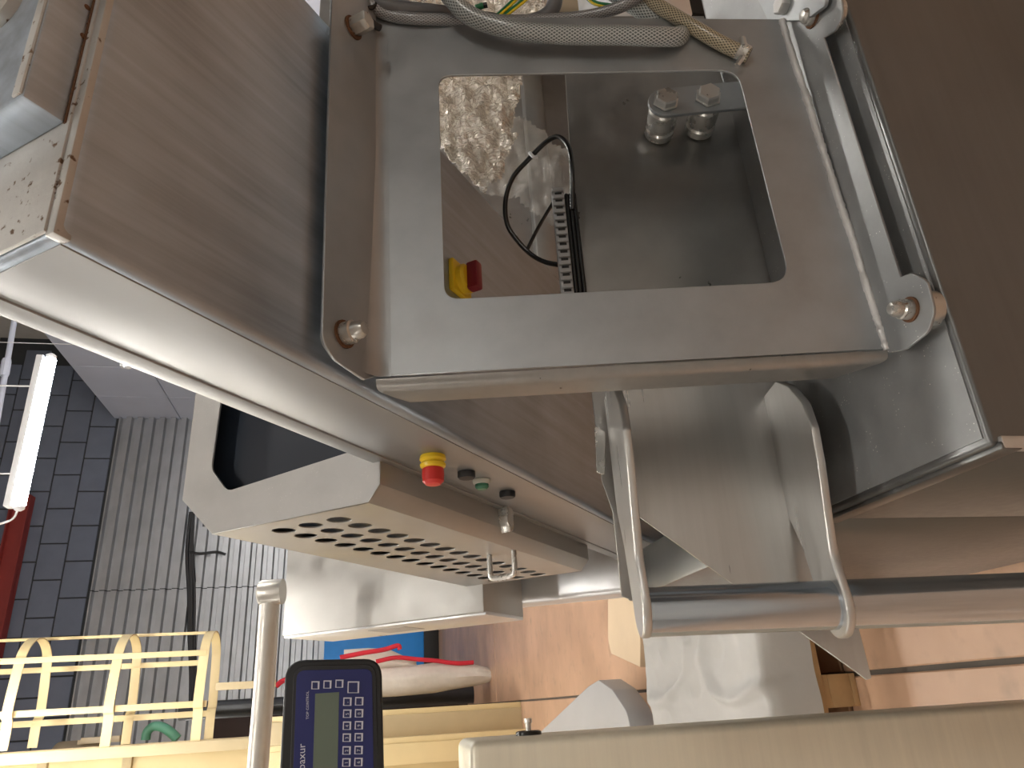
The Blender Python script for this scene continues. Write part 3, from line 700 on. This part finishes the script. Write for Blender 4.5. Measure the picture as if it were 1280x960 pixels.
# ================================================================== behind the frame: wrapped goods and a rear machine
def crinkle(name, poly, p0, N, amp, mat, nx=90, ny=110, seed=0, thick=.002, sc=26, **k):
    xs = [q[0] for q in poly]; ys = [q[1] for q in poly]
    def inside(x, y):
        c = False; j = len(poly) - 1
        for i in range(len(poly)):
            xi, yi = poly[i]; xj_, yj_ = poly[j]
            if (yi > y) != (yj_ > y) and x < (xj_ - xi) * (y - yi) / (yj_ - yi) + xi: c = not c
            j = i
        return c
    bm = bmesh.new(); g = {}
    for i in range(nx + 1):
        for j in range(ny + 1):
            x = min(xs) + (max(xs) - min(xs)) * i / nx; y = min(ys) + (max(ys) - min(ys)) * j / ny
            if not inside(x, y): continue
            p = hit(x, y, p0, N); q = p * sc + V((seed, 0, 0))
            h = noise.ridged_multi_fractal(q * .35, 1, 2, 4, .9, 2) * .35 + abs(noise.noise(q)) * .7 + abs(noise.noise(q * 2.3)) * .35
            g[i, j] = bm.verts.new(p + N * amp * h)
    for (i, j) in list(g):
        if (i + 1, j) in g and (i, j + 1) in g and (i + 1, j + 1) in g:
            bm.faces.new((g[i, j], g[i + 1, j], g[i + 1, j + 1], g[i, j + 1]))
    bmesh.ops.delete(bm, geom=[v for v in bm.verts if not v.link_faces], context='VERTS')
    bmesh.ops.solidify(bm, geom=bm.faces[:], thickness=thick)
    return fin(name, bm2me(bm, name), mat, smooth=25, **k)
fo = at(600, 170, 1.62)
crinkle('foil_bundle', [(520, -30), (702, -30), (690, 40), (655, 97), (652, 130), (645, 150), (640, 175), (653, 172), (640, 190), (632, 210), (628, 232), (616, 238), (608, 256), (560, 210), (500, 130)], fo, N5, .05, 'foil_film', label='crinkled shiny wrapping film bundle hanging behind the housing', cat='film')
fc = at(670, 230, 1.72)
crinkle('clear_film', [(600, 120), (702, 190), (730, 200), (740, 330), (700, 300), (640, 262), (600, 250)], fc, N5, .06, 'clear_film', 50, 60, 5, .001, 14, label='loose clear plastic film draped below the foil bundle', cat='film')
rm = thing('rear_machine', V((1.7, 2.9, 0)), 'dark steel machine standing behind the wrapped film', 'machine')
abox('rear_panel', .95, 3.4, 2.45, 3.2, .15, 1.85, 'back_steel', rm, bev=.01)
q = hit(660, 150, V((0, 2.44, 0)), Y)
abox('rear_rail', 1.0, 3.2, 2.40, 2.455, q.z - .07, q.z + .02, 'plate_dark_steel', rm, bev=.008)
abox('rear_plinth', 1.0, 3.35, 2.5, 3.15, 0, .16, 'black_base', rm, bev=0)
rc = thing('rear_cabinet', V((1.6, 1.75, 0)), 'light grey steel cabinet behind the hose crossing', 'cabinet')
qa = at(770, 12, 2.5)
abox('cabinet_body', qa.x, qa.x + 1.0, qa.y - .02, qa.y + .3, at(872, 12, 2.5).z, at(764, 12, 2.5).z, 'light_back_steel', rc, bev=.006)
abox('cabinet_stand', qa.x + .1, qa.x + .9, qa.y + .05, qa.y + .25, 0, at(872, 12, 2.5).z, 'black_base', rc, bev=.004)
qa = at(905, 10, 3.4)
tube('brown_pipe', [V((qa.x, qa.y, 0)), V((qa.x, qa.y, 1.25))], .10, 'beige_paint', seg=20, sub=0, label='brown pipe standing between the cabinet and the red post', cat='pipe')
qa = at(940, 10, 3.6)
tube('red_post', [V((qa.x, qa.y, 0)), V((qa.x, qa.y, 1.3))], .085, 'beam_red', seg=20, sub=0, label='red round post seen past the frame corner', cat='post')
pk = plate('corner_plate', [(938, -20), (1036, -20), (1030, 8), (1006, 26), (960, 26)], lf_p + V((0, 0.02, .012)), Z, .006, 'frame_steel', label='small flat steel corner plate with a hex nut above the tank', cat='plate')
lathe('hex_nut', hit(982, 6, lf_p + Z * .012, Z), Z, [(.015, 0), (.016, .002), (.016, .012), (.014, .014)], 'bracket_steel', pk, seg=6)

# ================================================================== weighing indicator
IZ = 1.22
ic = at(414, 930, IZ); iN = -ray(414, 930).normalized()
iN = (iN + N5 * .15).normalized()
wi = thing('weighing_indicator', ic - Z * .12, 'black framed weighing indicator with blue keypad and green-grey display', 'indicator')
def onI(px, py, h=0): return hit(px, py, ic + iN * h, iN)
def iplate(name, pxs, h, thick, mat, parent, bev=.0008): return plate_pts(name, [loop_px(pxs, ic + iN * h, iN)], iN, thick, mat, parent, bev)
iplate('case', [(345, 1045, .02), (357, 825, .032), (477, 823, .032), (482, 1045, .02)], 0, .055, 'indicator_black', wi, .004)
iplate('bezel_inner', [(360, 1038, .012), (367, 832, .022), (470, 830, .022), (474, 1038, .012)], .0015, .003, 'black_rubber', wi, .001)
iplate('keypad', [(364, 1034, .01), (371, 838, .014), (465, 836, .014), (468, 1034, .01)], .003, .003, 'indicator_blue', wi, .0003)
iplate('display', [(390, 1000), (394, 867), (424, 865), (421, 1000)], .0034, .002, 'lcd', wi, .0002)
def key(px, py, s, label_=None, s2=None):
    s2 = s2 or s
    k = iplate('key', [(px - s, py + s2, .0008), (px - s + .5, py - s2, .0008), (px + s + .5, py - s2, .0008), (px + s, py + s2, .0008)], .0042, .0018, 'indicator_key', wi, .0003)
    o_ = [(px - s, py + s2), (px - s + .5, py - s2), (px + s + .5, py - s2), (px + s, py + s2)]
    i1 = s - 1.5; i2 = s2 - 1.5
    i_ = [(px - i1, py + s2 - .7), (px - i1 + .2, py - i2), (px + i1 - .3, py - i2), (px + i1 - .4, py + s2 - .7)]
    h = .0046
    plate_pts('key_border', [loop_px(o_, ic + iN * h, iN), loop_px(i_, ic + iN * h, iN)[::-1]], iN, .0003, 'indicator_print', k, .00005)
    if label_:
        o0 = onI(px + 2.2, py + 1.8, .0046); text('digit', label_, o0, onI(px + 2.2, py - 10, .0046) - o0, onI(px - 10, py, .0046) - o0, .0075, 'indicator_print', k)
for qx, qy in ((394, 856.5), (409, 855.5), (424, 854.5)): key(qx, qy, 5)
key(441.5, 859, 7.3)
for i, yy in enumerate((877, 892, 907, 922, 938, 953, 968, 983)):
    key(434 - i * .25, yy, 5.2, '-54321'[i] if i < 6 else None)
    key(448.8 - i * .2, yy - .5, 5.2, '.09876'[i] if i < 6 else None)
o0 = onI(386, 899, .0034); text('lettering', 'TOP CONTROL', o0, onI(386, 868, .0034) - o0, onI(370, 899, .0034) - o0, .0062, 'indicator_print', wi)
o0 = onI(381, 968, .0034); text('lettering', 'abaxur', o0, onI(381.5, 930, .0034) - o0, onI(365, 968, .0034) - o0, .0165, 'indicator_print', wi)
p = onI(430, 1010, -.055); tube('stand_pole', [p, p + iN * -.04, V((p.x - .02, p.y + .06, p.z - .12)), V((p.x - .06, p.y + .1, 0))], .018, 'pipe_steel', wi, seg=12, sub=4)

# ================================================================== left steel cabinet, lever
po = at(588, 932, 1.15)
sc_ = thing('steel_cabinet', V((po.x - .3, po.y + .1, 0)), 'tall rounded steel cabinet with painted-in yellowish sheen in front of the pallet', 'cabinet')
abox('cabinet_body', po.x - .62, po.x + .006, po.y, po.y + .17, .06, po.z, 'post_painted_sheen', sc_, bev=.014, seg=4)
abox('plinth', po.x - .6, po.x - .02, po.y + .02, po.y + .15, 0, .062, 'black_base', sc_, bev=0)
p = hit(655, 918, V((po.x + .006, 0, 0)), X)
lv = V((po.x + .006, po.y + .09, p.z))
lathe('knob_plate', lv, X, [(.022, 0), (.022, .005), (.018, .007)], 'black_gloss', sc_, seg=20)
lathe('knob_pin', lv + X * .006, X, [(.005, 0), (.005, .012), (.007, .013), (.007, .02)], 'bright_steel', sc_, seg=10)

# ================================================================== floor goods: stool, pallet, sheet, box
hz = .36
st = thing('grey_table', hit(735, 930, V((0, 0, 0)), Z), 'grey rounded metal table top behind the steel cabinet', 'table')
sp_ = V((0, 0, hz))
plate('table_top', [(668, 922), (735, 858, .03), (748, 850, .06), (765, 862, .12), (785, 892, .12), (792, 940), (720, 965)], sp_, Z, .125, 'grey_paint', st, bev=.004)
p = hit(742, 938, sp_, Z); tube('pedestal', [V((p.x, p.y, .02)), V((p.x, p.y, hz - .125))], .04, 'grey_paint', st, seg=16, sub=0)
lathe('base_disc', V((p.x, p.y, 0)), Z, [(.16, 0), (.16, .015), (.05, .03)], 'grey_paint', st)
pz = .145
fr = hit(1020, 848, V((0, 0, pz)), Z)
PX0, PX1, PY0 = fr.x - .42, fr.x + .58, fr.y
pal = thing('wooden_pallet', V((fr.x, PY0 + .4, 0)), 'wooden pallet with open slats under the white sheet', 'pallet')
for k, y0 in enumerate((0, .155, .31, .5, .7)):
    abox('deck_board', PX0, PX1, PY0 + y0, PY0 + y0 + .09, pz - .022, pz, 'pallet_wood', pal, bev=.003)
for x0 in (PX0, fr.x - .09, PX1 - .1):
    abox('stringer_board', x0, x0 + .1, PY0 + .005, PY0 + .785, pz - .044, pz - .0225, 'pallet_wood', pal, bev=.002)
    for y0 in (0.005, .35, .68): abox('block', x0, x0 + .1, PY0 + y0, PY0 + y0 + .1, .022, pz - .0445, 'pallet_wood', pal, bev=.002)
    abox('bottom_board', x0, x0 + .1, PY0 + .005, PY0 + .785, 0, .0215, 'pallet_wood', pal, bev=.002)
# white sheet over goods on the pallet
bm = bmesh.new(); nx, ny = 130, 130
e = hit(968, 850, V((0, 0, .30)), Z); f_ = hit(806, 850, V((0, 0, .30)), Z)
sx0, sx1, sy0, sy1 = e.x - .36, e.x + .62, e.y, f_.y
gr = []
for i in range(nx + 1):
    row = []
    for j in range(ny + 1):
        u_, v_ = i / nx, j / ny
        x = sx0 + (sx1 - sx0) * u_; y = sy0 + (sy1 - sy0) * v_
        edge = min(u_, 1 - u_) * (sx1 - sx0); edy = min(v_, 1 - v_) * (sy1 - sy0)
        dd = min(edge, edy)
        z = .30 - max(0, .05 - dd) * 3.0
        q = V((x, y, 0))
        kk = min(1, dd / .12); kk = kk * kk * (3 - 2 * kk)
        z += kk * (.022 * abs(noise.noise(q * 3.1)) + .012 * noise.ridged_multi_fractal(q * 4.2, 1, 2, 3, .8, 2)) + 0 * abs(noise.noise(q * 3.1)) + kk * .012 * abs(noise.noise(q * 9 + V((3, 1, 0)))) + kk * .03 * math.exp(-((noise.noise(q * 2.2 + V((9, 2, 0))) / .06) ** 2))
        if dd < .05: x += .012 * math.sin(y * 40) * (u_ < .1 or u_ > .9); y += .004 * math.sin(x * 31)
        row.append(bm.verts.new((x, y, max(z, pz + .002))))
    gr.append(row)
for i in range(nx):
    for j in range(ny): bm.faces.new((gr[i][j], gr[i + 1][j], gr[i + 1][j + 1], gr[i][j + 1]))
bmesh.ops.solidify(bm, geom=bm.faces[:], thickness=.002)
fin('white_sheet', bm2me(bm, 'white_sheet'), 'white_sheet', smooth=60, label='creased white plastic sheet covering goods on the pallet', cat='sheet')
abox('covered_carton', sx0 + .06, sx1 - .06, sy0 + .06, sy1 - .06, pz + .001, .285, 'board_beige', bev=.004, label='low carton on the pallet hidden under the white sheet', cat='carton')
bz = V((0, 0, .16))
cbx = plate('cardboard_box', [(760, 690), (760, 800), (764, 817), (800, 834), (801, 690)], bz, Z, .158, 'board_beige', bev=.003, label='beige cardboard box on the floor beside the pallet', cat='box')

# ================================================================== background: ladder cage, cream machine, sack, blue cabinet
KY = 8.6
def onY(px, py, y): return hit(px, py, V((0, y, 0)), Y)
lc = thing('caged_ladder', V((.3, KY + .4, 0)), 'cream safety cage ladder with hoops and vertical bars', 'ladder')
y_n, y_f = 8.35, 9.05
xa = onY(0, 800, (y_n + y_f) / 2).x
ym = (y_n + y_f) / 2
def vbar(px, py, y, w_, d_, z0, name='vertical_bar', mat='cream_paint'):
    p = onY(px, py, y); abox(name, p.x - w_ / 2, p.x + w_ / 2, y - d_ / 2, y + d_ / 2, z0, 6.6, mat, lc, bev=.003)
    return p.x
zlow = onY(264, 786, ym).z
x1_ = vbar(0, 801, y_f + .0, .03, .03, onY(262, 786, ym).z)
x2_ = vbar(0, 827, y_n, .055, .012, onY(259, 811, y_n).z)
x3_ = vbar(0, 840, y_f, .055, .012, onY(259, 822, y_f).z)
x4_ = vbar(0, 894, y_n, .06, .012, onY(259, 873, y_n).z, mat='cream_paint')
x5_ = vbar(0, 907, y_f, .06, .012, onY(263, 884, y_f).z)
for px in (48, 163, 265):
    zh = onY(px, 800, ym).z
    bm = bmesh.new()
    bp_ = onY(px, 935, ym).x
    path = [V((bp_, y_n, 0)), V((x4_ - .08, y_n, 0)), V((x4_, y_n - .05, 0)), V((x4_ + .25, y_n - .03, 0))]
    cxx = x2_ - .05; rx = xa - cxx
    for k in range(11):
        a = -PI / 2 + PI * k / 10; path.append(V((cxx + rx * math.cos(a), ym + (y_f - y_n) / 2 * math.sin(a), 0)))
    path += [V((x4_ + .25, y_f + .03, 0)), V((x4_, y_f + .05, 0)), V((x4_ - .08, y_f, 0)), V((bp_, y_f, 0))]
    hw = .045
    T_ = spline(path, 3); rows_ = []
    for i, p in enumerate(T_):
        tg = (T_[min(i + 1, len(T_) - 1)] - T_[max(i - 1, 0)]).normalized(); nn = V((-tg.y, tg.x, 0))
        rows_.append([bm.verts.new(p + nn * o_ + V((0, 0, zh + s_))) for o_, s_ in ((-.006, -hw), (.006, -hw), (.006, hw), (-.006, hw))])
    for i in range(len(rows_) - 1):
        for k in range(4): bm.faces.new((rows_[i][k], rows_[i][(k + 1) % 4], rows_[i + 1][(k + 1) % 4], rows_[i + 1][k]))
    fin('hoop', bm2me(bm, 'hoop'), 'cream_paint', lc, smooth=30)
xs_ = onY(0, 950, y_n).x
for yy in (y_n, y_f): abox('stile', xs_ - .05, xs_ + .05, yy - .03, yy + .03, 0.0, 6.6, 'cream_dull', lc, bev=.004)
for k in range(20): abox('rung', xs_ - .02, xs_ + .02, y_n + .03, y_f - .03, .3 + .3 * k, .33 + .3 * k, 'cream_dull', lc, bev=.004)
p = onY(276, 858, y_n); abox('bracket_arm', p.x - .035, p.x + .035, y_n - .02, y_n + .02, onY(345, 852, y_n).z, onY(270, 858, y_n).z, 'cream_dull', lc, bev=.003)
cm = thing('cream_machine', V((-1.2, 9.6, 0)), 'large cream painted machine frame behind the caged ladder', 'machine')
xm = xs_ - .07
abox('side_panel', xm - 2.6, xm, 9.2, 10.6, .05, 6.4, 'cream_paint', cm, bev=.01)
for zz in (1.6, 2.35, 3.9, 4.7): abox('cross_rail', xm - 2.6, xm + .02, 9.14, 9.2, zz, zz + .09, 'cream_dull', cm, bev=.004)
abox('corner_post', xm - .12, xm + .03, 9.06, 9.2, 0, 2.6, 'cream_dull', cm, bev=.006)
for k in range(6): abox('bolt_head', xm - .25 - .3 * k, xm - .22 - .3 * k, 9.185, 9.2, 4.4, 4.43, 'black_base', cm, bev=0)
bm = bmesh.new(); p0 = onY(85, 935, 9.0)
# cream posts low in front of the machine
fp_t = thing('cream_posts', V((-.3, 8.3, 0)), 'pair of cream flat posts on the floor below the ladder cage', 'post')
for (x0p, y0p, x1p, w_, mat, nm, yy) in ((480, 903, 640, .20, 'cream_dull', 'foot_post', 7.95), (480, 938, 600, .16, 'cream_paint', 'foot_post', 7.6)):
    p = onY(x0p, y0p, yy); z1 = onY(330, y0p, yy).z
    abox(nm, p.x - w_ * .8, p.x + w_ * .3, yy, yy + .12, 0, z1, mat, fp_t, bev=.006)
    abox('post_rib', p.x + w_ * .3 - .005, p.x + w_ * .3 + .05, yy + .02, yy + .2, 0, z1, 'cream_paint', fp_t, bev=.004)
# beige belt cover
mc = thing('belt_cover', onY(100, 930, 9.1), 'curved beige belt cover beside the cage hoops', 'cover')
bm = bmesh.new(); p = onY(100, 938, 9.4); rr = .32; ro = []
for k in range(9):
    a = PI * .05 + PI * .5 * k / 8
    ro.append([bm.verts.new((p.x - .08 + rr * .55 * math.sin(a), 9.6 - rr * math.cos(a), p.z + s_)) for s_ in (-.22, .26)])
for k in range(8): bm.faces.new((ro[k][0], ro[k + 1][0], ro[k + 1][1], ro[k][1]))
bmesh.ops.solidify(bm, geom=bm.faces[:], thickness=.01)
fin('curved_sheet', bm2me(bm, 'curved_sheet'), 'beige_paint', mc, smooth=50)
abox('cover_flange', p.x + .06, p.x + .12, 9.3, 9.6, p.z - .40, p.z - .02, 'beige_paint', mc, bev=.004)
abox('cover_arm', xm + .001, p.x + .1, 9.4, 9.46, p.z - .04, p.z + .04, 'beige_paint', mc, bev=.004)
abox('cover_lug', p.x - .02, p.x + .10, 9.28, 9.32, p.z - .30, p.z - .22, 'cream_paint', mc, bev=.01)
hc = [onY(x, y, 9.6) for x, y in ((182, 925), (184, 915), (192, 908), (203, 909), (214, 916), (222, 924))]
tube('teal_hose', hc, .05, 'teal_hose', mc, seg=10)
dm = abox('dark_machine', onY(290, 926, 12).x, onY(290, 896, 12).x, 12.0, 12.8, 0, onY(262, 905, 12).z, 'dark_machine', bev=.02, label='dark brown machine body behind the black pipe', cat='machine')
p = onY(285, 886, 11.4); tube('black_pipe', [V((p.x, p.y, 0)), V((p.x, p.y, onY(225, 886, 11.4).z))], .115, 'black_pipe', seg=20, sub=0, label='glossy black pipe behind the cage foot', cat='pipe')
sc2 = thing('hanging_cables', hit(236, 700, V((0, WY - .15, 0)), Y), 'dark cables strung along the corrugated wall', 'cable')
for k in range(4):
    tube('cable', [hit(236 + k * 2.5 + random.uniform(-3, 3), yy, V((0, WY - .15, 0)), Y) for yy in (640, 690, 740, 790, 840, 885)], .035, 'black_rubber', sc2, seg=6, sub=4)
tube('drop_cable', [hit(q[0], q[1], V((0, WY - .17, 0)), Y) for q in ((236, 690), (250, 692), (270, 690), (282, 693))], .03, 'black_rubber', sc2, seg=6)
# blue cabinet
bc = thing('blue_cabinet', V((1.2, 16.6, 0)), 'bright blue metal cabinet on a black base near the far wall', 'cabinet')
p = onY(404, 840, 16.4); q = onY(530, 840, 16.4)
pl, pr = onY(470, 884, 16.4).x, onY(470, 770, 16.4).x
abox('cabinet_body', pl, pr, 16.4, 17.2, q.z, p.z, 'blue_paint', bc, bev=.01)
abox('base', pl - .25, pr, 16.3, 17.2, 0, q.z - .001, 'black_base', bc, bev=.01)
abox('door_seam', (pl + pr) / 2 - .01, (pl + pr) / 2 + .01, 16.39, 16.405, q.z + .1, p.z - .1, 'black_base', bc, bev=0)
abox('handle', (pl + pr) / 2 + .06, (pl + pr) / 2 + .1, 16.35, 16.4, q.z + .9, q.z + 1.15, 'black_base', bc, bev=.005)
dc = abox('dark_crate', pl - 1.1, pl - .26, 16.2, 17.0, 0, .55, 'black_base', bev=.02, label='low black crate beside the blue cabinet', cat='crate')
# sack leaning upright, red hem
sk = thing('cloth_sack', hit(615, 848, V((0, 0, 0)), Z), 'grubby white cloth sack with a red hem standing on the floor', 'sack')
sy = hit(612, 848, V((0, 0, 0)), Z).y
def blob(name, top, bot, xs0, y, depth, mat, parent):
    """lofted soft body between two pixel edges, standing at distance y"""
    bm = bmesh.new(); rings = []
    for k in range(len(xs0)):
        a_, b_ = onY(xs0[k], top[k], y), onY(xs0[k], bot[k], y); c = (a_ + b_) / 2; hx = (a_ - b_) / 2; ring = []
        for s in range(18):
            an = 2 * PI * s / 18; ww = 1 + .35 * noise.noise(c * 3 + V((math.cos(an), math.sin(an), k * .7)) * 2.6)
            ring.append(bm.verts.new(c + hx * math.cos(an) + Y * depth * math.sin(an) * ww * (.5 + .5 * math.sin(PI * (k + .6) / (len(xs0) + .2)))))
        rings.append(ring)
    for i in range(len(rings) - 1):
        for s in range(18): bm.faces.new((rings[i][s], rings[i][(s + 1) % 18], rings[i + 1][(s + 1) % 18], rings[i + 1][s]))
    bm.faces.new(rings[0]); bm.faces.new(rings[-1])
    bmesh.ops.subdivide_edges(bm, edges=bm.edges[:], cuts=1, smooth=.4)
    return fin(name, bm2me(bm, name), mat, parent, smooth=80)
blob('sack_body', [838, 836, 834, 832, 828, 827, 830, 834, 840], [870, 872, 871, 869, 866, 862, 858, 854, 850], [430, 465, 490, 515, 545, 565, 590, 608, 617], sy, .22, 'sack_cloth', sk)
blob('sack_fold', [812, 810, 811, 820, 826], [842, 840, 838, 838, 836], [430, 460, 485, 505, 520], sy + .1, .14, 'sack_cloth', sk)
def yz(px, py): return onY(px, py, sy - .16)
tube('red_hem', [yz(x, y) for x, y in ((425, 822), (455, 816), (480, 812), (497, 807), (500, 812))], .028, 'red_cloth', sk, seg=8)
tube('red_hem', [yz(x, y) for x, y in ((470, 827), (495, 822), (520, 824), (545, 826), (570, 829), (592, 828))], .026, 'red_cloth', sk, seg=8)
tube('red_strap', [yz(x, y) for x, y in ((345, 858), (352, 852), (362, 848))], .03, 'red_cloth', sk, seg=8)
